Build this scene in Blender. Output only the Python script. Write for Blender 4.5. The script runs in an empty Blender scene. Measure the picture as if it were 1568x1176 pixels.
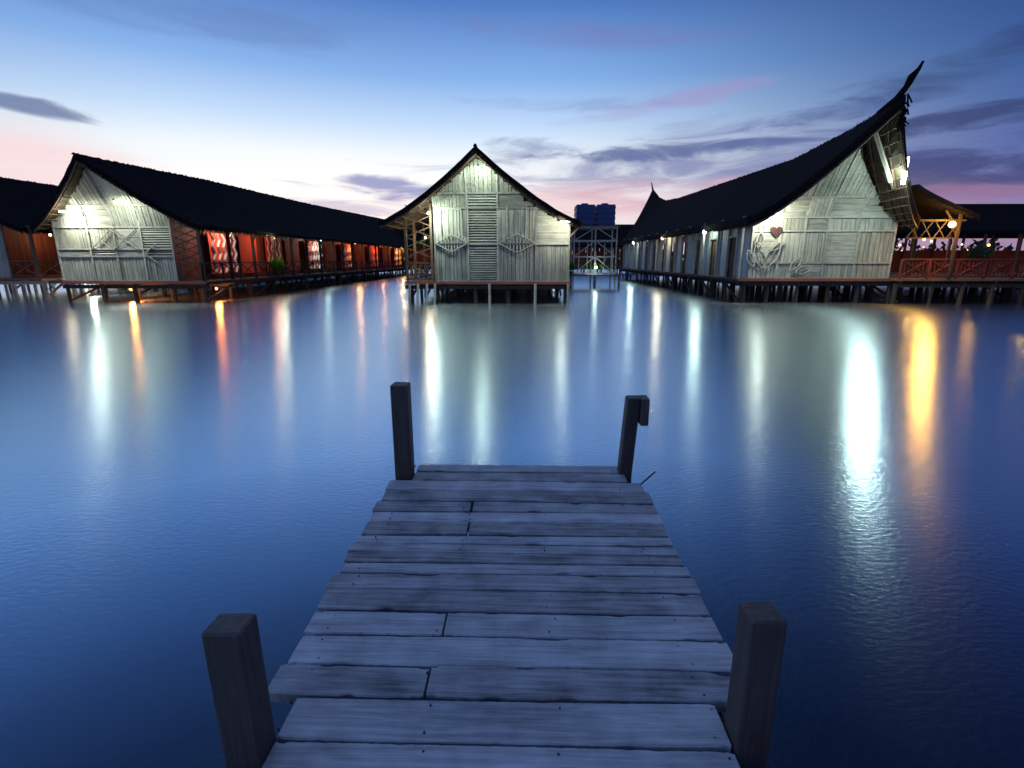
import bpy, math, random
from mathutils import Vector, Matrix, noise
random.seed(7)
R=random.uniform
sc=bpy.context.scene
H=2.4
def lin(c):
    return tuple(((x/255.)/12.92 if x/255.<=.04045 else ((x/255.+.055)/1.055)**2.4) for x in c)+(1.,)
# ------------------------------------------------------------ mesh builder
class MB:
    def __init__(s): s.v=[];s.f=[];s.sh=[];s.mi=[]
    def add(s,vs,fs,shade=None,mi=0):
        if shade is None: shade=random.random()
        o=len(s.v); s.v+= [tuple(v) for v in vs]; s.sh+=[shade]*len(vs)
        for f in fs: s.f.append(tuple(i+o for i in f)); s.mi.append(mi)
    def box(s,a,b,shade=None,mi=0):
        x0,y0,z0=a;x1,y1,z1=b
        s.add([(x0,y0,z0),(x1,y0,z0),(x1,y1,z0),(x0,y1,z0),(x0,y0,z1),(x1,y0,z1),(x1,y1,z1),(x0,y1,z1)],
          [(0,3,2,1),(4,5,6,7),(0,1,5,4),(1,2,6,5),(2,3,7,6),(3,0,4,7)],shade,mi)
    def beam(s,a,b,w,h=None,shade=None,mi=0,n=4,w2=None):
        h=h or w; a=Vector(a);b=Vector(b);d=(b-a)
        if d.length<1e-5:return
        d.normalize(); up=Vector((0,0,1)) if abs(d.z)<.95 else Vector((0,1,0))
        r=d.cross(up).normalized(); u=r.cross(d).normalized()
        vs=[]
        for k,p in enumerate((a,b)):
            q=1 if (k==0 or w2 is None) else w2/w
            for i in range(n):
                an=2*math.pi*(i+.5)/n; m=math.sqrt(2) if n==4 else 1
                vs.append(p+r*math.cos(an)*w/2*m*q+u*math.sin(an)*h/2*m*q)
        fs=[(i,(i+1)%n,n+(i+1)%n,n+i) for i in range(n)]+[tuple(range(n-1,-1,-1)),tuple(range(n,2*n))]
        s.add(vs,fs,shade,mi)
    def prism(s,pts,y0,y1,yf=None,shade=None,mi=0):
        yf=yf or (lambda z:0); n=len(pts)
        vs=[(x,y0+yf(z),z) for x,z in pts]+[(x,y1+yf(z),z) for x,z in pts]
        fs=[tuple(range(n)),tuple(range(2*n-1,n-1,-1))]+[(i,n+i,n+(i+1)%n,(i+1)%n) for i in range(n)]
        s.add(vs,fs,shade,mi)
    def sphere(s,c,r,shade=None,mi=0,n=10,sz=1):
        vs=[];m=n//2
        for i in range(m+1):
            for j in range(n):
                a=math.pi*i/m;b=2*math.pi*j/n
                vs.append((c[0]+r*math.sin(a)*math.cos(b),c[1]+r*math.sin(a)*math.sin(b),c[2]+r*sz*math.cos(a)))
        fs=[(i*n+j,(i+1)*n+j,(i+1)*n+(j+1)%n,i*n+(j+1)%n) for i in range(m) for j in range(n)]
        s.add(vs,fs,shade,mi)
    def obj(s,name,mats,parent=None,bevel=0):
        me=bpy.data.meshes.new(name); me.from_pydata(s.v,[],s.f)
        at=me.attributes.new('shade','FLOAT','POINT'); at.data.foreach_set('value',s.sh)
        for m in (mats if isinstance(mats,(list,tuple)) else [mats]): me.materials.append(m)
        me.polygons.foreach_set('material_index',s.mi)
        me.update()
        o=bpy.data.objects.new(name,me); sc.collection.objects.link(o)
        if parent: o.parent=parent
        if bevel:
            b=o.modifiers.new('bev','BEVEL'); b.width=bevel; b.segments=2; b.limit_method='ANGLE'
        return o
def empty(name):
    e=bpy.data.objects.new(name,None); sc.collection.objects.link(e); return e
# ------------------------------------------------------------ materials
def newmat(name):
    m=bpy.data.materials.new(name); m.use_nodes=True
    return m,m.node_tree.nodes,m.node_tree.links,m.node_tree.nodes['Principled BSDF']
def woodmat(name,dark,light,rough=.7,stretch=(1,1,12),scale=3,bump=.3,stain=.5,spec=.3,bd=.01,detail=4,shw=.45):
    m,N,L,P=newmat(name)
    tc=N.new('ShaderNodeTexCoord'); mp=N.new('ShaderNodeMapping'); 
    mp.inputs['Scale'].default_value=stretch; L.new(tc.outputs['Object'],mp.inputs['Vector'])
    at=N.new('ShaderNodeAttribute'); at.attribute_name='shade'
    ad=N.new('ShaderNodeVectorMath'); ad.operation='MULTIPLY_ADD'
    cb=N.new('ShaderNodeCombineXYZ')
    for i in range(3): L.new(at.outputs['Fac'],cb.inputs[i])
    ad.inputs[1].default_value=(17,23,31); L.new(cb.outputs[0],ad.inputs[0]); L.new(mp.outputs[0],ad.inputs[2])
    n1=N.new('ShaderNodeTexNoise'); n1.inputs['Scale'].default_value=scale; n1.inputs['Detail'].default_value=detail; n1.inputs['Roughness'].default_value=.65
    n1.inputs['Distortion'].default_value=.4 if detail>5 else 0
    L.new(ad.outputs[0],n1.inputs['Vector'])
    n2=N.new('ShaderNodeTexNoise'); n2.inputs['Scale'].default_value=1.3 if detail<6 else 5; n2.inputs['Detail'].default_value=3
    L.new(tc.outputs['Object'],n2.inputs['Vector'])
    a=N.new('ShaderNodeMath');a.operation='MULTIPLY_ADD';a.inputs[1].default_value=shw;L.new(at.outputs['Fac'],a.inputs[0])
    b=N.new('ShaderNodeMath');b.operation='MULTIPLY_ADD';b.inputs[1].default_value=1.3;b.inputs[2].default_value=-.42+(.45-shw)*.5;L.new(n1.outputs['Fac'],b.inputs[0])
    L.new(b.outputs[0],a.inputs[2])
    c=N.new('ShaderNodeMath');c.operation='MULTIPLY_ADD';c.inputs[1].default_value=stain;L.new(n2.outputs['Fac'],c.inputs[0]);L.new(a.outputs[0],c.inputs[2])
    d=N.new('ShaderNodeMath');d.operation='SUBTRACT';d.inputs[1].default_value=stain*.5;d.use_clamp=True;L.new(c.outputs[0],d.inputs[0])
    mx=N.new('ShaderNodeMix');mx.data_type='RGBA';mx.inputs[6].default_value=(*dark,1);mx.inputs[7].default_value=(*light,1);L.new(d.outputs[0],mx.inputs[0])
    L.new(mx.outputs[2],P.inputs['Base Color'])
    P.inputs['Roughness'].default_value=rough; P.inputs['Specular IOR Level'].default_value=spec
    bp=N.new('ShaderNodeBump');bp.inputs['Strength'].default_value=bump;bp.inputs['Distance'].default_value=bd;L.new(n1.outputs['Fac'],bp.inputs['Height']);L.new(bp.outputs[0],P.inputs['Normal'])
    return m
wall_m=woodmat('whitewashed_boards',(.12,.13,.10),(.50,.51,.42),.75,(14,14,1.2),1.0,.4)
wallh_m=woodmat('whitewashed_slats',(.12,.13,.10),(.48,.49,.41),.75,(1.2,14,14),1.0,.4)
gap_m=woodmat('wall_backing',(.02,.02,.016),(.06,.06,.05),.9,(3,3,3),1.0,.1)
trim_m=woodmat('trim_boards',(.16,.16,.13),(.50,.50,.42),.7,(3,3,3),2,.3)
sidewall_m=woodmat('side_wall_boards',(.24,.28,.29),(.6,.66,.65),.7,(8,8,1),1.0,.3)
red_m=woodmat('red_brown_wood',(.09,.02,.012),(.32,.07,.04),.7,(6,6,1),1.0,.3)
redd_m=woodmat('dark_red_railing',(.05,.01,.008),(.17,.035,.022),.7,(6,6,1),1.0,.3)
fascia_m=woodmat('red_fascia',(.18,.05,.035),(.44,.14,.10),.7,(1,6,6),1.0,.3)
dark_m=woodmat('dark_timber',(.018,.014,.012),(.07,.055,.045),.8,(6,6,1),1.0,.4)
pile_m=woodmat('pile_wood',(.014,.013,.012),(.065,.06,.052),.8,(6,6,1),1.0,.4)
brown_m=woodmat('brown_timber',(.05,.03,.018),(.2,.13,.08),.75,(6,6,1),1.0,.3)
thatch_m=woodmat('thatch',(.004,.004,.005),(.022,.02,.022),.95,(5,5,5),3,1.0,.4,.05,.05)
under_m=woodmat('roof_underside',(.03,.024,.016),(.11,.085,.055),.85,(2,14,2),1.5,.4)
deck_m=woodmat('weathered_deck_boards',(.065,.07,.08),(.54,.57,.63),.55,(1.2,22,22),2.4,1.0,.95,.5,.006,7,.4)
post_m=woodmat('mooring_post_wood',(.014,.013,.014),(.09,.08,.08),.6,(22,22,1.5),2.0,.9,.5,.4,.005,7)
cloth_red=woodmat('red_cloth',(.4,.03,.012),(.75,.08,.03),.8,(3,3,3),2,.2)
cloth_white=woodmat('white_cloth',(.6,.6,.58),(.8,.8,.78),.8,(3,3,3),2,.2)
metal_m=woodmat('galvanised_pipe',(.3,.32,.32),(.6,.62,.6),.4,(3,3,3),2,.1)
blue_m=woodmat('blue_plastic',(.008,.03,.13),(.015,.06,.26),.5,(2,2,2),2,.1,.3,.5)
leaf_m=woodmat('foliage',(.02,.04,.015),(.06,.11,.035),.6,(2,2,2),2,.1)
lime_m=woodmat('lime_foliage',(.05,.13,.01),(.16,.32,.04),.6,(2,2,2),2,.1)
ftree_m=woodmat('far_foliage',(.008,.014,.01),(.03,.045,.03),.8,(1,1,1),1,.1)
land_m=woodmat('shore_soil',(.02,.02,.015),(.06,.055,.04),.9,(.2,.2,.2),1,.3)
heart_m=woodmat('heart_paint',(.035,.016,.012),(.08,.035,.028),.7,(3,3,3),2,.2)
ledge_m=woodmat('dark_metal',(.02,.02,.02),(.05,.05,.05),.5,(3,3,3),2,.1)
def emis(name,col,s):
    m,N,L,P=newmat(name); P.inputs['Base Color'].default_value=(.8,.8,.8,1)
    P.inputs['Emission Color'].default_value=(*col,1); P.inputs['Emission Strength'].default_value=s
    try: m.cycles.emission_sampling='NONE'
    except Exception: pass
    return m
WHITE=(.84,1.0,.86); ORANGE=(1.0,.42,.08); WARM=(1.0,.75,.45); RED=(1.0,.2,.06)
em_w=emis('lamp_white',WHITE,14); em_o=emis('lamp_orange',(1,.45,.1),8); em_r=emis('lamp_red',(1,.18,.04),5); em_wm=emis('lamp_warm',WARM,6); em_d=emis('lamp_dim',(1,.6,.3),2)
def lamp(parent,p,power,col,em,r=.12,bulb=.07,tube=0,wall_fill=None):
    """flood=(power,target): added spot at the bulb, brightens the wall behind but not the water"""
    b=MB()
    if tube: b.beam((p[0]-tube/2,p[1],p[2]),(p[0]+tube/2,p[1],p[2]),bulb,n=8)
    else: b.sphere(p,bulb)
    b.beam((p[0],p[1],p[2]+bulb),(p[0],p[1],p[2]+bulb+.12),.07,n=8,mi=1)
    b.obj('lamp_bulb',[em,ledge_m],parent)
    l=bpy.data.lights.new('lamp_light','POINT'); l.energy=power; l.color=col; l.shadow_soft_size=r
    o=bpy.data.objects.new('lamp_light',l); o.location=p; sc.collection.objects.link(o); o.parent=parent
    if wall_fill:  # extra wall-only light, added so the lamp streaks on the water stay dim
        l=bpy.data.lights.new('wall_fill_spot','SPOT'); l.energy=wall_fill[0]; l.color=col; l.shadow_soft_size=r; l.spot_size=math.radians(160); l.spot_blend=.5
        o=bpy.data.objects.new('wall_fill_spot',l); o.location=p; o.rotation_euler=(Vector(wall_fill[1])-Vector(p)).to_track_quat('-Z','Y').to_euler(); sc.collection.objects.link(o); o.parent=parent
# ------------------------------------------------------------ roof
def interp(pts,x):
    if x<=pts[0][0]: return pts[0][1]
    for (a,b),(c,d) in zip(pts,pts[1:]):
        if x<=c:
            k=(x-a)/(c-a); return b+(d-b)*k
    return pts[-1][1]
def prof(a,zr,ze,p=1.3): return zr-(zr-ze)*(1-(1-min(1,abs(a)))**p)
def roof(parent,cx,hw,ze,ridge,yef,yeb,p=1.3,n=60,th=.2):
    yt,yb=ridge[0][0],ridge[-1][0]; M=12
    def P(t,s):
        a=abs(s); y=(yt+(yef-yt)*a**.9)*(1-t)+(yb+(yeb-yb)*a**.9)*t
        zr=interp(ridge,yt+(yb-yt)*t)
        return Vector((cx+hw*s, y, prof(a,zr,ze,p)))
    b=MB(); vs=[]
    for i in range(n+1):
        t=(i/n)**1.7
        for j in range(-M,M+1):
            q=P(t,j/M); q.z+=R(-.025,.025); vs.append(q)
    W=2*M+1; k=(n+1)*W
    vs2=[v-Vector((0,0,th)) for v in vs]
    fs=[];fu=[];fe=[]
    for i in range(n):
        for j in range(2*M):
            a=i*W+j; fs.append((a,a+1,a+W+1,a+W)); fu.append((k+a,k+a+W,k+a+W+1,k+a+1))
    for j in range(2*M):
        fe.append((j,k+j,k+j+1,j+1)); a=n*W+j; fe.append((a,a+1,k+a+1,k+a))
    for i in range(n):
        a=i*W; fe.append((a,a+W,k+a+W,k+a)); a=i*W+2*M; fe.append((a,k+a,k+a+W,a+W))
    b.add(vs+vs2,fs+fe,.4,0); 
    for f in fu: b.f.append(f); b.mi.append(1)
    def spike(q,d,l,w):
        b.add([q-d*w,q+d*w,q+Vector((R(-.05,.05),R(-.05,.05),-l))],[(0,1,2)],R(0,1),0)
    L=yeb-yef
    for s in (-1,1):
        for i in range(int(L*9)):
            t=(i/(L*9))**1.5; q=P(t,s)-Vector((0,0,th*.6)); spike(q,Vector((0,1,0)),R(.1,.28),.08)
        for i in range(110):
            a=s*i/110; q=P(0,a)+Vector((0,-.01,-th*.6)); spike(q,Vector((1,0,0)),R(.08,.24),.06)
    for i in range(int(L*5)):
        t=(i/(L*5))**1.5; q=P(t,0); b.add([q+Vector((-.1,-.06,-.03)),q+Vector((.1,.06,-.03)),q+Vector((R(-.05,.05),R(-.05,.05),R(.02,.1)))],[(0,1,2)],R(0,1),0)
    b.obj('thatched_roof',[thatch_m,under_m],parent)
    r=MB()
    for s in (-1,1):
        pr=None
        for i in range(13):
            q=P(0,s*i/12)+Vector((0,.12,-th-.07))
            if pr is not None: r.beam(pr,q,.06,.16)
            pr=q
    for k2 in range(10):
        t=.006+k2*.014
        for s in (-1,1):
            pr=None
            for i in range(7):
                q=P(t,s*i/6)+Vector((0,0,-th-.05))
                if pr is not None: r.beam(pr,q,.05,.08)
                pr=q
    for i in range(1,12):
        for s in (-1,1): r.beam(P(.0,s*i/12)+Vector((0,.05,-th-.14)),P(.15,s*i/12)+Vector((0,0,-th-.14)),.04)
    r.obj('rafters',brown_m,parent)
    return P
# ------------------------------------------------------------ gable wall
def gable(parent,cols,rows,pat,y0,z0,topf,lean,zl,ztop,extra=None,board=.2):
    yf=lambda z: -lean*max(0,(z-zl))/(ztop-zl)
    bv,bh,tr,bk=MB(),MB(),MB(),MB()
    x0,x1=cols[0],cols[-1]
    xs=[x0+(x1-x0)*i/24 for i in range(25)]
    for a,b_ in zip(xs,xs[1:]):
        bk.prism([(a,z0),(b_,z0),(b_,min(zl,topf(b_))),(a,min(zl,topf(a)))],y0+.06,y0+.12,yf,.3)
        if topf(a)>zl or topf(b_)>zl:
            bk.prism([(a,zl),(b_,zl),(b_,max(zl,topf(b_))),(a,max(zl,topf(a)))],y0+.06,y0+.12,yf,.3)
    for ri in range(len(rows)-1):
        za,zb=rows[ri],rows[ri+1]
        for ci in range(len(cols)-1):
            ca,cb=cols[ci],cols[ci+1]; k=pat[ri][ci]; base=R(.15,.9)
            if k=='v':
                x=ca
                while x<cb-.02:
                    w=board*R(.7,1.3); e=min(cb,x+w)
                    if cb-e<.06: e=cb
                    g_=R(.006,.016)
                    a,bb=x+g_,e-g_
                    ta,tb=min(zb,topf(a)),min(zb,topf(bb))
                    zs=za+R(-.01,.02)
                    if max(ta,tb)>za+.05:
                        ta=max(ta,za+.01);tb=max(tb,za+.01); d=R(0,.022); g=R(0,.02)
                        bv.prism([(a,zs),(bb,zs),(bb,tb-g),(a,ta-g)],y0+d,y0+.055,yf,min(1,max(0,base+R(-.3,.3))))
                    x=e
            else:
                z=za; hh=.13 if k=='h' else .3
                while z<zb-.02:
                    e=min(zb,z+hh*R(.85,1.15)); zm=e
                    xa,xb=ca,cb
                    while xa<xb and topf(xa)<zm: xa+=.04
                    while xb>xa and topf(xb)<zm: xb-=.04
                    if xb-xa>.08:
                        d=R(-.01,.02)
                        if k=='h':
                            e2=e-.025
                            bh.add([(xa,y0+.05+yf(z),z+.008),(xb,y0+.05+yf(z),z+.008),(xb,y0+.045+yf(e2),e2),(xa,y0+.045+yf(e2),e2),(xa,y0-.03+yf(z),z+.012),(xb,y0-.03+yf(z),z+.012)],
                                   [(4,5,2,3),(0,1,5,4),(0,4,3),(1,2,5)],min(1,max(0,base+R(-.3,.3))))
                        else: bh.prism([(xa+.005,z+.012),(xb-.005,z+.012),(xb-.005,e),(xa+.005,e)],y0+d,y0+.055,yf,min(1,max(0,base+R(-.3,.3))))
                    z=e
    for c in cols:
        t=topf(min(max(c,x0+.05),x1-.05)); w=.045
        tr.prism([(c-w,z0),(c+w,z0),(c+w,min(zl,t)),(c-w,min(zl,t))],y0-.05,y0-.0,yf)
        if t>zl: tr.prism([(c-w,zl),(c+w,zl),(c+w,t),(c-w,t)],y0-.05,y0,yf)
    for z in rows:
        xa,xb=x0,x1
        while xa<xb and topf(xa)<z+.05: xa+=.04
        while xb>xa and topf(xb)<z+.05: xb-=.04
        if xb-xa>.2: tr.prism([(xa,z-.035),(xb,z-.035),(xb,z+.035),(xa,z+.035)],y0-.062,y0-.003,yf)
    if extra: extra(tr,yf)
    bv.obj('gable_wall',wall_m,parent); bh.obj('gable_slats',wallh_m,parent); tr.obj('gable_trim',trim_m,parent); bk.obj('gable_backing',gap_m,parent)
def rail(b,a,c,step=1.9,h=1.0,x=True,w=.07):
    a=Vector(a);c=Vector(c);L=(c-a).length;n=max(1,round(L/step)); U=Vector((0,0,1))
    for i in range(n+1):
        p=a+(c-a)*i/n; b.beam(p,p+U*h,w+.02)
    for hh in (.12,h): b.beam(a+U*hh,c+U*hh,w)
    for i in range(n):
        p=a+(c-a)*i/n;q=a+(c-a)*(i+1)/n
        if x: b.beam(p+U*.12,q+U*h,w*.7);b.beam(p+U*h,q+U*.12,w*.7)
def piles(parent,x0,x1,y0,y1,zf,dx=2.0,dy=2.6,mat=None):
    b=MB(); nx=max(1,round((x1-x0)/dx)); ny=max(1,round((y1-y0)/dy))
    for i in range(nx+1):
        for j in range(ny+1):
            if j>4 and 0<i<nx and j%2: continue
            x=x0+(x1-x0)*i/nx+R(-.25,.25);y=y0+(y1-y0)*j/ny
            b.beam((x+R(-.15,.15),y,-1.5),(x,y,zf-.2),R(.15,.26),n=8)
    for j in range(ny+1):
        y=y0+(y1-y0)*j/ny; b.beam((x0-.2,y,zf-.3),(x1+.2,y,zf-.3),.16,.2)
    for i in range(nx+1):
        x=x0+(x1-x0)*i/nx; b.beam((x,y0-.1,zf-.12),(x,y1,zf-.12),.12,.14)
    for j in range(0,ny,2):
        y=y0+(y1-y0)*j/ny; b.beam((x1,y,.1),(x1,y+(y1-y0)/ny,zf-.3),.1); b.beam((x0,y,.1),(x0,y+(y1-y0)/ny,zf-.3),.1)
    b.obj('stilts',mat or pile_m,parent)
def floor(parent,x0,x1,y0,y1,z):
    b=MB(); y=y0
    while y<y1:
        e=min(y1,y+.9); b.box((x0,y+.004,z-.06),(x1,e-.004,z)); y=e
    b.obj('floor',brown_m,parent)
    f=MB(); f.box((x0-.03,y0-.06,z-.13),(x1+.03,y0-.003,z+.02)); f.obj('floor_fascia',fascia_m,parent)
def yside(parent,x,y0,y1,z0,z1,mat,name='side_wall'):
    b=MB(); y=y0
    while y<y1:
        e=min(y1,y+.22*R(.8,1.2)); b.box((x-.04,y+.006,z0),(x+R(0,.025),e-.006,z1)); y=e
    b.obj(name,mat,parent)
# =================================================== CENTRE HOUSE
C=empty('stilt_house')
rp=[(26.55,7.72),(28,7.62),(32,7.5),(40,7.5),(50,7.7)]
roof(C,-2.4,5.3,4.35,rp,28.0,50)
top=lambda x: prof((x+2.4)/5.3,7.5,4.35)-.12
def ex(tr,yf):
    def diamond(cx,cz,w,h):
        # woven slats filling an elongated diamond, with a frame around it
        n=11
        for i in range(n):
            k=-1+2*(i+.5)/n; hh=h*(1-abs(k))
            if hh>.04: tr.beam((cx+k*w,28.62,cz-hh),(cx+k*w,28.62,cz+hh),.07,.03,.35+.4*(i%2))
        pts=[(cx-w,cz),(cx-w*.1,cz+h),(cx+w*.1,cz+h),(cx+w,cz),(cx+w*.1,cz-h),(cx-w*.1,cz-h)]
        for a,b in zip(pts,pts[1:]+pts[:1]): tr.beam((a[0],28.585,a[1]),(b[0],28.585,b[1]),.06,.05,1)
        tr.beam((cx-w,28.59,cz),(cx+w,28.59,cz),.05,.03,.1)
    diamond(-3.95,3.25,.88,.42); diamond(-.4,3.25,1.0,.46)
    for x in(-.95,.1): tr.beam((x,28.61,3.75),(x,28.61,5.3),.07,None,1)
    tr.beam((-.95,28.61,5.3),(.1,28.61,5.3),.07,None,1); tr.beam((-.4,28.615,3.75),(-.4,28.615,5.27),.05)
    for x in(-4.5,-3.4): tr.beam((x,28.61,3.7),(x,28.61,5.0),.06,None,1)
    tr.beam((-4.5,28.61,5.0),(-3.4,28.61,5.0),.06,None,1)
gable(C,[-4.85,-3.05,-1.45,.62,2.4],[1.22,3.2,5.05,5.75,7.3],[['v','h','v','v'],['v','h','v','b'],['v','h','b','b'],['v','v','v','v']],28.7,1.22,top,1.2,4.9,7.3,ex,.2)
yside(C,2.4,28.8,50,1.2,4.5,wall_m); yside(C,-4.8,28.8,50,1.2,4.5,brown_m)
floor(C,-6.5,2.5,28.6,50,1.2)
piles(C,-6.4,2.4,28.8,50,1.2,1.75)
b=MB()
rail(b,(-6.45,28.72,1.2),(-4.95,28.72,1.2),1.5,1.0); rail(b,(-6.45,28.8,1.2),(-6.45,50,1.2),1.9)
for y in (28.75,31,34,38,42,46): b.beam((-6.45,y,1.2),(-6.45,y,4.7),.13)
b.beam((-5.05,28.7,1.2),(-5.05,28.7,5.3),.12)
for k in range(5):
    z=2.5+k*.55; b.beam((-6.4,28.7,z),(-5.1,28.7,z+.5),.05); b.beam((-5.1,28.7,z),(-6.4,28.7,z+.5),.05)
b.beam((-6.9,28.6,4.3),(-5.0,28.6,5.4),.08); b.beam((-6.45,28.65,4.0),(-7.4,28.4,4.3),.07)
b.beam((2.45,28.6,3.6),(3.2,28.3,4.35),.08); b.beam((2.45,28.6,4.3),(3.1,28.5,4.3),.08)
b.obj('balcony_timber',brown_m,C)
w=MB()
for i,x in enumerate((-6.3,-5.85,-5.35,-4.9)): w.beam((x-.1,28.3,-1.2),(x,28.55,1.1),.13,n=8)
w.beam((-1.9,28.35,-1.),(-1.9,28.5,1.1),.15,n=8);w.beam((.6,28.35,-1.),(.6,28.5,1.1),.15,n=8);w.beam((2.4,28.3,-1.),(2.4,28.5,1.1),.15,n=8)
w.obj('front_stilts',trim_m,C)
lamp(C,(-2.3,26.9,6.75),65,WHITE,em_w,.2,.06,0,(300,(-2.3,29,4.5)))
lamp(C,(-5.0,27.9,4.75),75,WHITE,em_w,.2,.08,0,(270,(-4,29,3.8)))
lamp(C,(2.1,27.9,4.3),45,(1,.97,.8),em_w,.22,.05,.5,(270,(1.2,29,3.6)))
lamp(C,(-5.7,30.5,3.6),170,WARM,em_wm)
# =================================================== LEFT HOUSE
Lh=empty('stilt_longhouse')
rp=[(26.5,7.42),(30,7.5),(37,7.72),(55,7.9),(84,8.5)]
roof(Lh,-22.1,4.6,4.2,rp,28.3,82,1.2,80)
top=lambda x: prof((x+22.1)/4.6,7.25,4.2,1.2)-.12
def ex(tr,yf):
    for a,b_ in (((-23.9,2.9),(-22.6,4.0)),((-22.6,4.0),(-21.2,2.9)),((-23.9,4.0),(-22.6,2.9)),((-22.6,2.9),(-21.2,4.0))):
        tr.beam((a[0],28.61,a[1]),(b_[0],28.61,b_[1]),.06,.04)
    tr.beam((-20.9,28.6,2.7),(-20.2,28.6,3.2),.06);tr.beam((-20.9,28.6,2.7),(-20.2,28.6,2.2),.06)
gable(Lh,[-25.8,-23.95,-22.5,-21.0,-19.35],[1.22,2.55,2.95,4.1,5.2,7.1],[['v','v','v','v'],['b','h','b','h'],['v','v','b','h'],['v','b','v','v'],['v','v','v','v']],28.7,1.22,top,1.4,4.8,7.0,ex,.19)
floor(Lh,-25.9,-17.7,28.6,82,1.2)
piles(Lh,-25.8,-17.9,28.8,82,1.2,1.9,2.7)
yside(Lh,-19.4,28.8,82,1.2,4.9,red_m,'inner_wall')
b=MB()
rail(b,(-17.85,28.75,1.2),(-17.85,82,1.2),1.9,1.0); rail(b,(-19.2,28.72,1.2),(-17.85,28.72,1.2),1.4,1.0)
y=28.75
while y<82: b.beam((-17.85,y,1.2),(-17.85,y,4.35),.15); b.beam((-17.85,y,3.5),(-17.85,y+.8,4.2),.06); y+=2.85
b.beam((-17.85,28.7,4.2),(-17.85,82,4.2),.14)
for k in range(6):
    z=2.3+k*.42; b.beam((-19.2,28.75,z),(-18.0,28.75,z+.4),.05);b.beam((-18.0,28.78,z),(-19.2,28.78,z+.4),.05)
b.obj('verandah_timber',dark_m,Lh)
b=MB()
for y,w_,kind in ((31.3,2.9,0),(34.7,2.2,1),(38.2,2.6,2),(41.5,2.4,1),(45.2,3.6,0),(50,2.5,1),(54,3,0),(59,3,1),(64,3.5,2),(70,4,1),(76,4,0)):
    b.box((-18.9,y,1.5),(-18.88,y+w_,3.95),None,0)
    n=int(w_/.55)
    for k in range(n):
        yy=y+.2+k*.58
        for q in range(6):
            z=1.6+q*.39; s=.26
            if kind!=1: b.beam((-18.86,yy+(s if q%2 else 0),z),(-18.86,yy+(0 if q%2 else s),z+.39),.24 if kind==0 else .1,.01,None,1)
b.obj('patterned_cloths',[cloth_red,cloth_white],Lh)
for y,p,c,e in ((31.9,240,(1,.85,.7),em_wm),(36.9,130,(1,.4,.2),em_r),(46.5,260,WHITE,em_w),(56,260,(1,.4,.12),em_o),(66,380,(1,.25,.08),em_o),(77,480,ORANGE,em_o)):
    lamp(Lh,(-18.0,y,4.05),p,c,e,.1,.07)
lamp(Lh,(-24.3,27.9,4.85),80,(1,1,.84),em_w,.28,.10,.6,(650,(-23.6,29,4)))
lamp(Lh,(-21.2,27.4,5.3),10,(.92,1,.86),em_w,.14,.025,0,(240,(-21.2,29,3.5)))  # second lamp added to even out the light on the gable
lamp(Lh,(-23.3,30.3,.7),420,(1,.3,.05),em_o,.2,.12); lamp(Lh,(-18.3,30.5,.7),150,(1,.25,.05),em_o,.14,.07)  # bulbs added under the floor for the orange glow on the water
# =================================================== FAR LEFT HOUSE
F=empty('stilt_longhouse')
rp=[(29,7.5),(35,7.55),(60,7.8),(84,8.2)]
roof(F,-34,4.6,4.2,rp,30.5,82,1.2,50)
floor(F,-37.8,-29.3,31,82,1.3); yside(F,-31,31,82,1.2,4.9,red_m,'inner_wall'); piles(F,-37.5,-29.4,31.2,82,1.3,2.2,1.5,trim_m)
b=MB(); rail(b,(-29.4,31,1.3),(-29.4,82,1.3),1.9); rail(b,(-31,31,1.3),(-29.4,31,1.3))
y=31
while y<82: b.beam((-29.4,y,1.3),(-29.4,y,4.35),.15); y+=2.4
b.beam((-29.4,31,4.25),(-29.4,82,4.25),.14); b.obj('verandah_timber',brown_m,F)
b=MB()
for a in range(-38,-31): b.box((a,30.95,1.3),(a+.95,31.05,4.9))
b.obj('front_wall',wall_m,F)
for y,p,c,e in ((33,90,WARM,em_wm),(40,110,ORANGE,em_o)): lamp(F,(-30,y,3.9),p,c,e,.1,.08)
lamp(F,(-28.9,34,.7),200,(1,.95,.8),em_w,.1,.06)
# =================================================== RIGHT HOUSE
Rh=empty('saddle_roof_stilt_house')
rp=[(24.7,9.25),(26.5,8.95),(28.5,8.7),(33.8,8.3),(46,8.5),(58,8.7),(63,9.0),(67,9.9),(70,11.0)]
P=roof(Rh,16.3,4.5,4.55,rp,28.7,66,1.35,80,.42)
top=lambda x: prof((x-16.3)/4.5,8.0,4.55,1.35)-.12
def ex(tr,yf):
    def leaf(cx,cz,l,w_,an):
        for s in (-1,1):
            pr=None
            for i in range(7):
                t=i/6; px=l*t; pz=s*w_*math.sin(math.pi*t)
                q=(cx+px*math.cos(an)-pz*math.sin(an),29.40,cz+px*math.sin(an)+pz*math.cos(an))
                if pr: tr.beam(pr,q,.05,.04,1)
                pr=q
        tr.beam((cx,29.41,cz),(cx+l*math.cos(an),29.41,cz+l*math.sin(an)),.04,.03,0)
    leaf(13.2,1.9,1.5,.3,1.9);leaf(13.3,1.9,1.6,.3,1.1);leaf(12.8,3.0,.9,.2,1.4);leaf(13.4,2.9,.9,.2,.5);leaf(12.7,2.0,1.0,.2,2.0);leaf(15.0,1.7,.9,.2,.3);leaf(14.7,1.8,.9,.2,.9)
gable(Rh,[12.5,14.0,15.3,16.5,18.2,20.15],[1.37,2.2,3.9,4.6,5.6,7.9],[['v','v','b','v','v'],['b','v','v','b','v'],['v','v','b','v','v'],['v','b','v','b','b'],['v','v','v','v','v']],29.5,1.37,top,2.0,5.0,7.9,ex,.24)
hb=MB(); pts=[]
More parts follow.
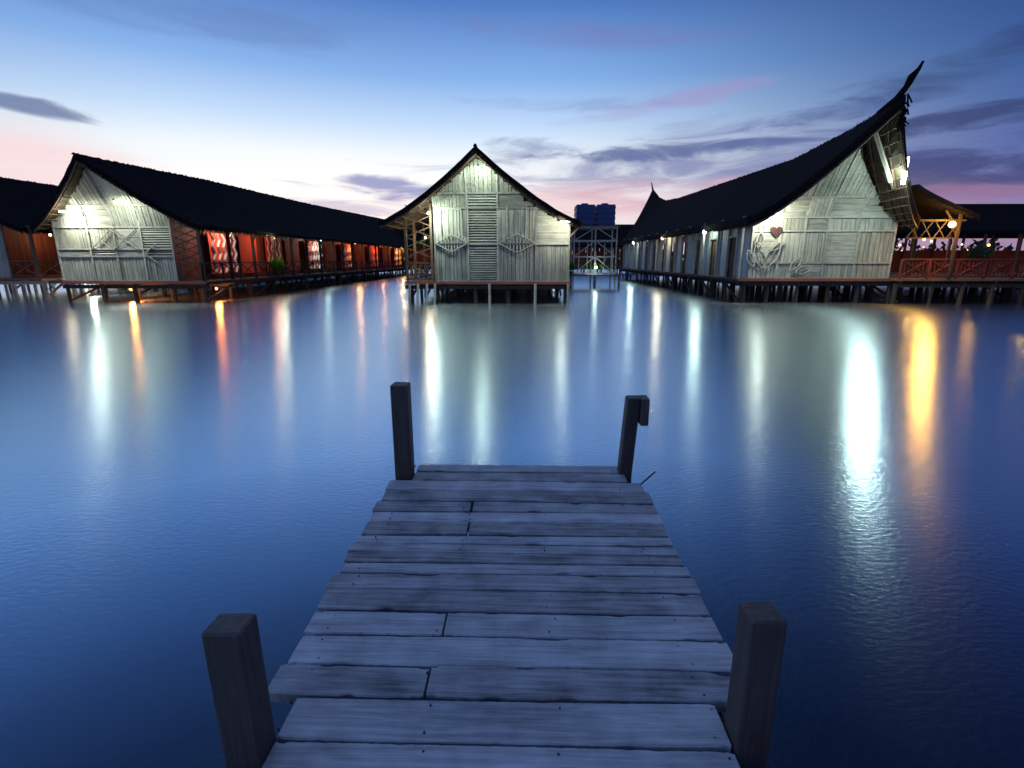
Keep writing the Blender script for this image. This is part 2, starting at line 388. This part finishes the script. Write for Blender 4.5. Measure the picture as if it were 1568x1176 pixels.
for i in range(28):
    t=2*math.pi*i/28; pts.append((13.72+.021*16*math.sin(t)**3, 3.88+.021*(13*math.cos(t)-5*math.cos(2*t)-2*math.cos(3*t)-math.cos(4*t))))
hb.prism(pts[::-1],29.40,29.45); hb.obj('heart_sign',heart_m,Rh)
floor(Rh,11.9,20.3,29.35,66,1.35); piles(Rh,12.1,20.2,29.6,66,1.35,1.6,2.2)
b=MB();d=MB();t_=MB();y=29.6
while y<66:
    b.box((12.48,y,1.35),(12.56,y+.04,4.6))
    for q in range(4):
        b.box((12.5+R(0,.02),y+.04+q*.42,1.35),(12.58,y+.45+q*.42,4.6))
    t_.box((12.4,y-.06,1.35),(12.5,y+.06,4.6)); t_.box((12.4,y+1.72,1.35),(12.5,y+1.84,4.6))
    d.box((12.6,y+1.84,1.35),(12.66,y+3.04,3.7)); b.box((12.5,y+1.84,3.7),(12.58,y+3.04,4.6)); t_.box((12.42,y+1.84,3.66),(12.5,y+3.04,3.74))
    t_.beam((12.0,y,1.35),(12.0,y,4.7),.12); t_.beam((12.0,y,3.9),(12.0,y+.7,4.6),.06)
    y+=3.14
b.obj('side_wall',sidewall_m,Rh);d.obj('doors',brown_m,Rh);t_.obj('side_trim',trim_m,Rh)
yside(Rh,20.15,29.6,66,1.35,4.7,wall_m,'outer_side_wall')
b=MB()
def horn(pts,w0,w1):
    n=len(pts)-1
    for i in range(n):
        a=w0+(w1-w0)*i/n; c=w0+(w1-w0)*(i+1)/n; b.beam(pts[i],pts[i+1],a,a*1.2,.4,n=6,w2=c)
horn([(16.3,26.2,8.9),(16.32,25.2,9.25),(16.35,24.6,9.7),(16.42,24.3,10.1),(16.5,24.2,10.4)],.34,.08)
horn([(16.25,25.2,9.1),(16.25,24.7,9.45),(16.2,24.45,9.9),(16.35,24.2,10.15)],.25,.05)
horn([(16.3,67,9.8),(16.3,69.5,10.9),(16.25,70.4,12.0)],.4,.08)
for i in range(34):
    x=16.3+R(-.15,.15); z=9.3-i*.04; b.beam((x,24.7+R(-.1,.1),z),(x+R(-.1,.2),24.6+R(-.1,.1),z-R(.15,.4)),.05)
b.obj('roof_horns',thatch_m,Rh)
b=MB(); b.beam((16.3,26.4,8.25),(18.1,27.4,6.1),.15,.12); b.beam((18.1,27.4,6.1),(20.0,29.3,5.2),.08); b.obj('gable_strut',trim_m,Rh)
lamp(Rh,(18.15,26.6,6.3),700,(.80,1,.92),em_w,.45,.12,0,(400,(17.2,29.5,4)))
b=MB(); b.beam((18.15,26.6,5.9),(18.15,26.6,7.1),.18,n=8); b.obj('lamp_tube',em_w,Rh)
lamp(Rh,(13.2,28.6,4.75),65,(1,1,.85),em_w,.22,.07,.6,(420,(13.8,29.6,4)))
for y,p,c,e in ((35.4,240,WHITE,em_w),(46,240,(1,.8,.5),em_wm),(58,330,WHITE,em_w)): lamp(Rh,(11.85,y,4.15),p,c,e,.18,.13)
b=MB()
for y in (40.5,52): b.sphere((11.95,y,4.2),.08)
b.obj('dim_bulbs',em_d,Rh)
# annex to the right
A=empty('terrace_annex')
b=MB()
ns=10
for i in range(ns):
    xa=20.2+3.4*i/ns; xb=20.2+3.4*(i+1)/ns; za=6.15-1.5*(i/ns)**.85; zb=6.15-1.5*((i+1)/ns)**.85
    b.prism([(xa,za-.15),(xb,zb-.15),(xb,zb),(xa,za)],28.4,50,None,.4)
for i in range(60):
    x=20.2+3.4*i/60; z=6.0-1.5*(i/60)**.85; b.add([(x,28.4,z),(x+.12,28.4,z-.03),(x+.05,28.38,z-R(.08,.25))],[(0,1,2)],.4)
b.obj('lean_to_roof',thatch_m,A)
b=MB()
for y in (28.9,32,36,41,46): b.beam((23.0,y,1.35),(23.0,y,4.8),.13); b.beam((23.0,y,3.9),(22.2,y,4.9),.07)
b.beam((20.3,28.9,4.4),(23.3,28.9,4.4),.1)
for k in range(4): b.beam((20.4+k*.7,28.95,3.5),(21.0+k*.7,28.95,4.4),.05); b.beam((21.0+k*.7,28.98,3.5),(20.4+k*.7,28.98,4.4),.05)
b.beam((20.4,28.95,3.5),(23,28.95,3.5),.06)
b.obj('annex_posts',dark_m,A)
b=MB(); b.box((20.25,28.9,1.25),(31,50,1.35)); b.box((31,33,1.25),(48,50,1.35)); b.obj('terrace_floor',brown_m,A)
b=MB()
for (a,c) in (((20.4,28.95,1.35),(30.9,28.95,1.35)),((30.9,28.95,1.35),(30.9,33,1.35)),((31,33,1.35),(48,33,1.35))):
    rail(b,a,c,1.5,1.05,True,.08)
    a=Vector(a);c=Vector(c);n=int((c-a).length/.2)
    for i in range(n): p=a+(c-a)*i/n; b.beam(p+Vector((0,.03,.1)),p+Vector((0,.03,1.0)),.05)
b.obj('red_railing',redd_m,A)
piles(A,20.6,30.8,29.1,49,1.3,1.7,2.6,dark_m); piles(A,32,47,33.2,49,1.3,2.4,2.6,dark_m)
b=MB()
b.beam((29.4,28.6,-1),(30.3,28.7,2.0),.16,n=8);b.beam((31.4,28.6,-1),(30.2,28.6,1.7),.16,n=8);b.beam((28.2,28.5,1.0),(32.4,28.5,1.1),.12)
b.beam((27.5,28.6,-1),(27.9,28.7,1.3),.16,n=8); b.obj('mooring_struts',dark_m,A)
lamp(A,(22.1,28.2,4.15),640,(1,.45,.07),em_o,.28,.17)
lamp(A,(21.6,35,4.0),90,WARM,em_wm); lamp(A,(27,31.5,3.2),40,ORANGE,em_o,.1,.07)
# right pavilion
Pv=empty('waterfront_pavilion')
b=MB()
for sgn in (-1,1):
    for i in range(8):
        ya=46+sgn*5*i/8; yb=46+sgn*5*(i+1)/8; za=6.9-2.4*(i/8)**.8; zb=6.9-2.4*((i+1)/8)**.8
        b.add([(27,ya,za),(75,ya,za),(75.5,yb,zb),(26.5,yb,zb),(27,ya,za-.2),(75,ya,za-.2),(75.5,yb,zb-.2),(26.5,yb,zb-.2)],[(0,1,2,3),(7,6,5,4),(3,2,6,7),(0,3,7,4),(1,5,6,2)],.4)
b.obj('thatched_roof',thatch_m,Pv)
b=MB(); x=27.5
while x<75: b.beam((x,41.6,1.3),(x,41.6,4.6),.16); b.beam((x,50,1.3),(x,50,4.6),.16); x+=2.6
for xx in range(28,74,3):
    b.box((xx,43.5,1.3),(xx+1.4,44.3,2.05)); 
    for q in (.1,1.3): b.beam((xx+q,43.2,1.3),(xx+q,43.2,2.2),.05)
b.obj('posts_and_tables',brown_m,Pv)
b=MB(); b.box((48,38,1.2),(76,54,1.35)); b.box((27,50.2,1.35),(75,50.3,3.2)); b.obj('floor_and_back_wall',red_m,Pv); piles(Pv,49,75,38.2,53,1.3,3,3,dark_m)
b=MB(); 
for i in range(30): b.sphere((28+i*1.2,42+R(-1,6),3.45+R(-.45,.35)),R(.04,.08),None,random.choice([0,0,1,2]),8)
b.obj('string_lights',[em_o,em_d,em_wm],Pv)
for x,p in ((31,230),(40,260),(50,230)): lamp(Pv,(x,42,3.9),p,(1,.5,.15),em_o,.12,.1)
# =================================================== REAR PAVILION
B=empty('rear_pavilion')
b=MB()
for sgn in (-1,1):
    for i in range(6):
        ya=92+sgn*5*i/6; yb=92+sgn*5*(i+1)/6; za=8.2-3.6*(i/6)**.8; zb=8.2-3.6*((i+1)/6)**.8
        b.add([(-40,ya,za),(22,ya,za),(22.5,yb,zb),(-40.5,yb,zb),(-40,ya,za-.25),(22,ya,za-.25),(22.5,yb,zb-.25),(-40.5,yb,zb-.25)],[(0,1,2,3),(7,6,5,4),(3,2,6,7),(0,3,7,4),(1,5,6,2)],.4)
b.obj('thatched_roof',thatch_m,B)
b=MB(); x=-39
while x<22: b.beam((x,87.4,1.3),(x,87.4,4.7),.2); x+=2.4
rail(b,(-39,87,1.3),(22,87,1.3),2.2); b.box((-40,86.8,1.1),(22,97,1.3)); b.obj('timber_frame',brown_m,B)
b=MB(); x=-39
while x<22: b.box((x,90,1.3),(x+1.1,90.1,4.7)); x+=1.15
b.obj('back_wall',red_m,B); piles(B,-39,22,87,96,1.2,3,3)
for x,p,c,e in ((-14,1200,(1,.35,.08),em_o),(5,300,WHITE,em_w)): lamp(B,(x,87.2,4.1),p,c,e,.15,.14)
# =================================================== WATER TOWER
T=empty('water_tank_tower')
b=MB()
X=(4.1,7.6);Y=(44,46.4)
for x in (4.1,5.85,7.6):
    for y in Y: b.beam((x,y,-1.2),(x,y,5.0),.12,n=8)
for z in (1.2,2.6,3.9,4.95):
    for y in Y: b.beam((4.1,y,z),(7.6,y,z),.1)
    for x in X: b.beam((x,44,z),(x,46.4,z),.1)
for z0,z1 in ((1.2,2.6),(2.6,3.9),(3.9,4.95)):
    b.beam((4.1,43.95,z0),(5.85,43.95,z1),.06);b.beam((7.6,43.95,z0),(5.85,43.95,z1),.06)
for k in range(5): b.beam((4.5+k*.7,43.8,1.2),(4.5+k*.7,43.8,3.3+R(-.8,.6)),.06,n=8)
b.obj('pipe_frame',metal_m,T)
b=MB(); b.box((3.8,43.7,1.05),(8.0,46.6,1.15)); b.box((3.9,43.8,5.0),(7.8,46.5,5.1)); 
for x in (3.9,5.9,7.9): b.beam((x,43.8,-1),(x,43.8,1.1),.18,n=8)
b.obj('platforms',brown_m,T)
b=MB()
for x0 in (4.25,5.92):
    b.box((x0,44.2,5.1),(x0+1.5,46.2,6.75),.5)
    for k in range(4): b.box((x0-.04,44.16,5.2+k*.42),(x0+1.54,46.24,5.3+k*.42),.7)
    b.beam((x0+.75,45.2,6.75),(x0+.75,45.2,6.92),.6,n=16,shade=.3)
b.obj('water_tanks',blue_m,T,.03)
b=MB()
for k in range(7):
    x=4.4+k*.5; 
    for q in range(30): 
        c=Vector((x+R(-.2,.2),43.9+R(-.1,.1),1.35+R(0,.6))); b.add([c,c+Vector((R(-.1,.1),R(-.1,.1),R(.05,.15))),c+Vector((R(-.1,.1),R(-.1,.1),R(-.05,.1)))],[(0,1,2)])
b.obj('potted_plants',lime_m,T)
lamp(T,(5.9,43.4,1.75),110,WHITE,em_w,.1,.09)
# =================================================== vegetation
def tree(name,x,y,z,h,cr,n,mat,leaf=.16):
    e=empty(name); b=MB(); tips=[]
    b.beam((x,y,z),(x+.1,y,z+h*.5),.22,n=8,w2=.14)
    for i in range(9):
        a=2*math.pi*i/9+R(-.3,.3); st=Vector((x+.08,y,z+h*R(.3,.5))); en=Vector((x+math.cos(a)*cr*R(.4,.9),y+math.sin(a)*cr*R(.4,.9),z+h*R(.6,1)))
        b.beam(st,en,.09,n=6,w2=.03); tips.append(en)
    b.obj('trunk_and_limbs',brown_m,e); l=MB()
    for t in tips+[Vector((x,y,z+h))]:
        for i in range(n//10):
            c=t+Vector((random.gauss(0,cr*.28),random.gauss(0,cr*.28),random.gauss(0,cr*.22))); d=[Vector((R(-1,1),R(-1,1),R(-1,1)))*leaf for _ in range(2)]
            l.add([c,c+d[0],c+d[0]+d[1],c+d[1]],[(0,1,2,3)])
    l.obj('leaves',mat,e)
tree('garden_tree',-15.2,84,1.3,4.2,1.5,1500,lime_m,.25)
tree('garden_tree',32,38,1.35,1.7,.7,700,leaf_m,.12); tree('garden_tree',26.5,40,1.35,1.8,.7,700,leaf_m,.12)
def shrub(name,x,y,z,r,mat,n=260):
    b=MB()
    b.beam((x,y,z),(x,y,z+.3),.3,n=10,w2=.4,mi=1)
    for i in range(n):
        a=R(0,6.28);el=R(.2,1.5);d=Vector((math.cos(a)*math.cos(el),math.sin(a)*math.cos(el),math.sin(el)))
        p0=Vector((x,y,z+.3)); p1=p0+d*r*R(.6,1.1); s=d.cross(Vector((0,0,1))).normalized()*.04; m_=(p0+p1)/2+Vector((0,0,.1))
        b.add([p0+d*.1,m_-s,p1,m_+s],[(0,1,2,3)])
    b.obj(name,[mat,brown_m])
shrub('potted_palm',-17.7,37.2,1.2,1.2,lime_m); shrub('potted_plant',3.9,43.6,1.15,.8,lime_m)
lamp(Lh,(-17.3,36.4,3.8),70,(1,.95,.6),em_d,.1,.05)
b=MB(); b.box((-900,150,-1),(900,900,.6)); b.obj('far_shore_ground',land_m)
b=MB()
for i in range(12000):
    x=R(-420,420); hh=5+2.5*math.sin(x*.07)+2*math.sin(x*.19+1)+1.2*math.sin(x*.53)
    z=R(.6,max(2,hh)); c=Vector((x,R(152,160),z)); d=[Vector((R(-1,1),R(-.4,.4),R(-1,1)))*1.3 for _ in range(2)]
    b.add([c,c+d[0],c+d[0]+d[1],c+d[1]],[(0,1,2,3)])
b.obj('distant_trees',ftree_m)
# =================================================== JETTY
J=empty('wooden_jetty'); Z=.8
edges=[3.83,3.69,3.53,3.36,3.19,3.05,2.91,2.75,2.655,2.56,2.46,2.36,2.226,2.067,1.909,1.737,1.58,1.40,1.22,1.05,.88,.7,.52,.35,.18,0,-.17,-.35,-.52,-.7,-.88,-1.05,-1.22,-1.4,-1.6,-1.8,-2.0,-2.2,-2.4]
splits={4:-.34,6:-.33,13:-.35,15:-.37,21:.1,26:-.3}
def board(b,xa,xb,ya,yb,zt):
    n=max(4,int((xb-xa)/.015)); sd=R(0,100); sh=random.random(); vs=[];th=.045; tilt=R(-.005,.005); bow=R(-.004,.004); rag=R(.2,1.6)
    g0,g1=R(.002,.005),R(.002,.005)
    for i in range(n+1):
        x=xa+(xb-xa)*i/n
        def en(k): 
            a=noise.noise(Vector((x*2,sd,k)))*.005; c=max(0,noise.noise(Vector((x*7,sd,k+3)))-.3)*.045*rag; d=abs(noise.noise(Vector((x*50,sd,k+5))))*.005
            return max(0,a)+c+d
        e0,e1=en(0),en(7)
        k=min(i,n-i); 
        if k<3: e0+=R(0,.007);e1+=R(0,.007)
        y0=ya+g0+e0;y1=yb-g1-e1; xx=x+(R(-.004,.004) if k==0 else 0)
        z=zt+tilt*(i/n-.5)*2+bow*math.sin(math.pi*i/n)
        r=.005
        vs+= [(xx,y0,z-th),(xx,y0,z-r),(xx,y0+r,z),(xx,(y0+y1)/2,z+.0015),(xx,y1-r,z),(xx,y1,z-r),(xx,y1,z-th)]
    fs=[]
    for i in range(n):
        a=i*7
        for j in range(6): fs.append((a+j,a+7+j,a+8+j,a+j+1))
        fs.append((a+6,a+13,a+7,a))
    fs.append((6,5,4,3,2,1,0)); a=n*7; fs.append(tuple(a+j for j in range(7)))
    b.add(vs,fs,sh)
b=MB(); nl=MB()
for i,(yb,ya) in enumerate(zip(edges,edges[1:])):
    xl,xr=-.975+R(-.02,.02),.87+R(-.02,.02)
    if i<2: xl,xr=-.83,.775
    zt=Z+R(-.004,.004)
    if ya<1.45 and yb>1.25: xl,xr=-.84,.705
    s=splits.get(i)
    if s is not None: board(b,xl,s-.008,ya,yb,zt);board(b,s+.007,xr,ya,yb,zt+R(-.003,.003))
    else: board(b,xl,xr,ya,yb,zt)
    for x in (-.86,-.38 if s else -.34,.13,.68):
        for yy in (ya+.035,yb-.035):
            if random.random()<.2: continue
            xx=x+R(-.02,.02); nl.beam((xx,yy+R(-.01,.01),zt-.01),(xx,yy,zt+.0035),R(.006,.009),n=8)
b.obj('deck_boards',deck_m,J); nl.obj('nail_heads',ledge_m,J)
b=MB()
for x in (-.8,-.46,.13,.7): b.box((x-.05,-2.4,.58),(x+.05,3.75,.745))
for y in (-1.6,1.2,3.45): b.box((-1.0,y,.42),(.95,y+.12,.575))
b.obj('deck_joists',dark_m,J)
def post(b,x0,x1,y0,y1,zt,lx=0,ly=0,ch=.006,zb=-1.4):
    rings=[(zb,0),(Z,0),(Z+(zt-Z)*.33,0),(Z+(zt-Z)*.66,0),(zt-ch,0),(zt,ch)]
    vs=[]
    for k,(z,c) in enumerate(rings):
        f=(z-Z)/(zt-Z) if z>Z else 0; ox,oy=lx*f,ly*f
        q=[(x0+c,y0+c),(x1-c,y0+c),(x1-c,y1-c),(x0+c,y1-c)]; e=.006
        for (px,py),(sx,sy) in zip(q,((1,1),(-1,1),(-1,-1),(1,-1))):
            vs.append((px+ox+sx*e,py+oy,z+R(-.003,.003)*(k>3)));vs.append((px+ox,py+oy+sy*e,z+R(-.003,.003)*(k>3)))
    ring=[1,0, 2,3, 5,4, 6,7]; fs=[]
    for k in range(len(rings)-1):
        for j in range(8):
            a,c=ring[j],ring[(j+1)%8]; fs.append((k*8+a,k*8+c,(k+1)*8+c,(k+1)*8+a))
    fs.append(tuple((len(rings)-1)*8+j for j in ring)); b.add(vs,fs)
for n_,a in (('mooring_post',(-.968,-.845,1.305,1.41,1.295,-.01,0)),('mooring_post',(.715,.825,1.385,1.495,1.305,.0,.0)),('mooring_post',(-.965,-.84,3.56,3.68,1.515,0,0)),('mooring_post',(.735,.83,3.66,3.77,1.40,.035,0))):
    b=MB(); post(b,*a); b.obj(n_,post_m,J)
b=MB(); b.box((.865,3.63,1.2),(.925,3.76,1.405)); b.obj('post_cleat',post_m,J,.006)
b=MB(); b.beam((.86,3.5,.79),(.95,3.56,.84),.012,n=6); b.beam((.95,3.56,.84),(.985,3.58,.86),.012,n=6); b.obj('loose_twig',dark_m,J)
# =================================================== WATER
m,N,L,Pn=newmat('water')
N.remove(Pn); out=N['Material Output']
tc=N.new('ShaderNodeTexCoord')
mp=N.new('ShaderNodeMapping');mp.inputs['Scale'].default_value=(1,1.8,1);L.new(tc.outputs['Object'],mp.inputs[0])
n1=N.new('ShaderNodeTexNoise');n1.inputs['Scale'].default_value=13;n1.inputs['Detail'].default_value=2.5;L.new(mp.outputs[0],n1.inputs[0])
bp=N.new('ShaderNodeBump');bp.inputs['Strength'].default_value=.3;bp.inputs['Distance'].default_value=.011;L.new(n1.outputs[0],bp.inputs['Height'])
gl=N.new('ShaderNodeBsdfAnisotropic');gl.inputs['Roughness'].default_value=.225;gl.inputs['Anisotropy'].default_value=.4;gl.inputs['Color'].default_value=(.80,.95,1,1);L.new(bp.outputs[0],gl.inputs['Normal'])
tg=N.new('ShaderNodeCombineXYZ');tg.inputs[0].default_value=1;L.new(tg.outputs[0],gl.inputs['Tangent'])
df=N.new('ShaderNodeBsdfDiffuse');df.inputs['Color'].default_value=(.001,.007,.030,1)
lw=N.new('ShaderNodeLayerWeight');lw.inputs['Blend'].default_value=.5
cr=N.new('ShaderNodeValToRGB');C_=cr.color_ramp
while len(C_.elements)<7: C_.elements.new(.5)
for e,(p,v) in zip(C_.elements,((0,.02),(.2,.03),(.34,.11),(.42,.23),(.52,.47),(.65,.85),(1,1))): e.position=p;e.color=(v,v,v,1)
L.new(lw.outputs['Facing'],cr.inputs[0])
mx=N.new('ShaderNodeMixShader');L.new(cr.outputs[0],mx.inputs[0]);L.new(df.outputs[0],mx.inputs[1]);L.new(gl.outputs[0],mx.inputs[2]);L.new(mx.outputs[0],out.inputs['Surface'])
b=MB(); b.add([(-3000,-1500,0),(3000,-1500,0),(3000,4000,0),(-3000,4000,0)],[(0,1,2,3)]); b.obj('water',m)
# =================================================== SKY
wd=bpy.data.worlds.new('World'); sc.world=wd; wd.use_nodes=True
N=wd.node_tree.nodes;L=wd.node_tree.links; BG=N['Background']
def V(x,inp):
    if isinstance(x,(int,float)): inp.default_value=x
    else: L.new(x,inp)
def M(op,a,b=0,c=0,cl=False):
    n=N.new('ShaderNodeMath');n.operation=op;V(a,n.inputs[0]);V(b,n.inputs[1]);V(c,n.inputs[2]);n.use_clamp=cl;return n.outputs[0]
def SS(x,a,b,o0=0,o1=1):
    n=N.new('ShaderNodeMapRange');n.interpolation_type='SMOOTHSTEP';V(x,n.inputs[0]);n.inputs[1].default_value=a;n.inputs[2].default_value=b;n.inputs[3].default_value=o0;n.inputs[4].default_value=o1;return n.outputs[0]
def MIX(f,a,b):
    n=N.new('ShaderNodeMix');n.data_type='RGBA';V(f,n.inputs[0])
    for k,x in ((6,a),(7,b)):
        if isinstance(x,tuple): n.inputs[k].default_value=x
        else: L.new(x,n.inputs[k])
    return n.outputs[2]
tc=N.new('ShaderNodeTexCoord');sp=N.new('ShaderNodeSeparateXYZ');L.new(tc.outputs['Generated'],sp.inputs[0])
az=M('MULTIPLY',M('ARCTAN2',sp.outputs[0],sp.outputs[1]),180/math.pi); el=M('MULTIPLY',M('ARCSINE',sp.outputs[2]),180/math.pi)
def ramp(stops):
    r=N.new('ShaderNodeValToRGB');cr=r.color_ramp;cr.interpolation='LINEAR'
    while len(cr.elements)<len(stops): cr.elements.new(.5)
    for e,(p,c) in zip(cr.elements,stops): e.position=p/90; e.color=lin(c)
    L.new(M('DIVIDE',el,90,0,True),r.inputs[0]); return r.outputs[0]
rl=ramp([(0,(252,228,222)),(6,(255,253,252)),(10,(240,249,255)),(13,(192,220,252)),(17,(132,178,236)),(23,(76,122,196)),(38,(56,106,192)),(58,(110,148,215)),(90,(210,228,255))])
rr=ramp([(0,(170,135,168)),(4,(140,125,175)),(8,(80,100,165)),(14,(54,92,158)),(23,(28,54,114)),(35,(8,22,66)),(58,(50,72,125)),(90,(210,228,255))])
nc=N.new('ShaderNodeCombineXYZ');L.new(M('MULTIPLY',az,.09),nc.inputs[0]);L.new(M('MULTIPLY',el,.5),nc.inputs[1])
nz=N.new('ShaderNodeTexNoise');nz.inputs['Scale'].default_value=1;nz.inputs['Detail'].default_value=6;nz.inputs['Roughness'].default_value=.6;nz.inputs['Distortion'].default_value=.8;L.new(nc.outputs[0],nz.inputs[0])
col=MIX(SS(az,-2,46),rl,rr)
col=MIX(SS(az,-30,-60,0,.35),col,lin((70,100,165)))
ns=nz.outputs[0]
def blob(col,a0,e0,wa,we,tilt,c,st,soft=1.0,na=2.2):
    da=M('SUBTRACT',az,a0); de=M('SUBTRACT',M('SUBTRACT',el,e0),M('MULTIPLY',da,tilt))
    d=M('ADD',M('POWER',M('ABSOLUTE',M('DIVIDE',da,wa)),2),M('POWER',M('ABSOLUTE',M('DIVIDE',de,we)),2))
    d=M('ADD',d,M('MULTIPLY',M('SUBTRACT',ns,.5),na*2))
    return MIX(SS(d,1+soft*.5,1-soft*.9,0,st),col,lin(c))
col=blob(col,24,8.3,26,3.0,-.02,(92,104,168),.7,1.8,3.6)
col=blob(col,12,5.8,22,1.8,0,(228,184,196),.75,1.6,2.4)
col=blob(col,-43,7.6,8,2.3,-.05,(250,214,218),.8,1.8,1.4)
col=blob(col,-42,11.4,3.4,.55,-.1,(95,115,160),.85,1.4,3.0)
col=blob(col,-13,7.0,9,1.0,-.03,(116,134,194),.85,1.1,3.2)
col=blob(col,-20,5.2,9,.8,0,(150,160,205),.6,1.4,3.2)
col=blob(col,17,10.4,13,.7,.02,(76,94,152),.75,1.1,3.0)
col=blob(col,30,12.4,6,.9,.05,(62,82,140),.65,1.2,3.0)
col=blob(col,38,6.5,11,2.6,0,(45,52,105),.7,1.4,3.4)
col=blob(col,34,4.9,12,.9,0,(165,125,165),.7,1.2,2.4)
col=blob(col,40,10.8,8,1.0,.05,(40,50,100),.7,1.2,3.2)
col=blob(col,39,14.8,9,1.3,.12,(40,52,98),.55,1.6,3.0)
col=blob(col,13,14.4,9,.7,.12,(165,145,195),.5,2.2,3.2)
col=blob(col,4,14.8,8,.6,-.02,(125,150,205),.5,2,3.4)
col=blob(col,7,20.3,11,1.0,-.08,(120,120,180),.5,2.2,3)
col=blob(col,-27,19.6,13,1.4,0,(88,110,168),.4,2,2.4)
ns_=N.new('ShaderNodeTexSky');ns_.sky_type='NISHITA';ns_.sun_disc=False;ns_.sun_elevation=math.radians(1);ns_.sun_rotation=math.radians(-20)
sv=N.new('ShaderNodeVectorMath');sv.operation='SCALE';sv.inputs['Scale'].default_value=.01;L.new(ns_.outputs[0],sv.inputs[0])
av=N.new('ShaderNodeVectorMath');av.operation='ADD';L.new(col,av.inputs[0]);L.new(sv.outputs[0],av.inputs[1])
L.new(av.outputs[0],BG.inputs[0]); BG.inputs[1].default_value=1.0
# =================================================== CAMERA
cd=bpy.data.cameras.new('Camera');cd.lens=18;cd.sensor_width=36;cd.clip_end=6000;cd.clip_start=.05
co=bpy.data.objects.new('Camera',cd);co.location=(0,0,H);co.rotation_euler=(math.radians(90-13.69),0,math.radians(1.35));sc.collection.objects.link(co);sc.camera=co
sc.view_settings.view_transform='Standard';sc.view_settings.look='None';sc.view_settings.exposure=0
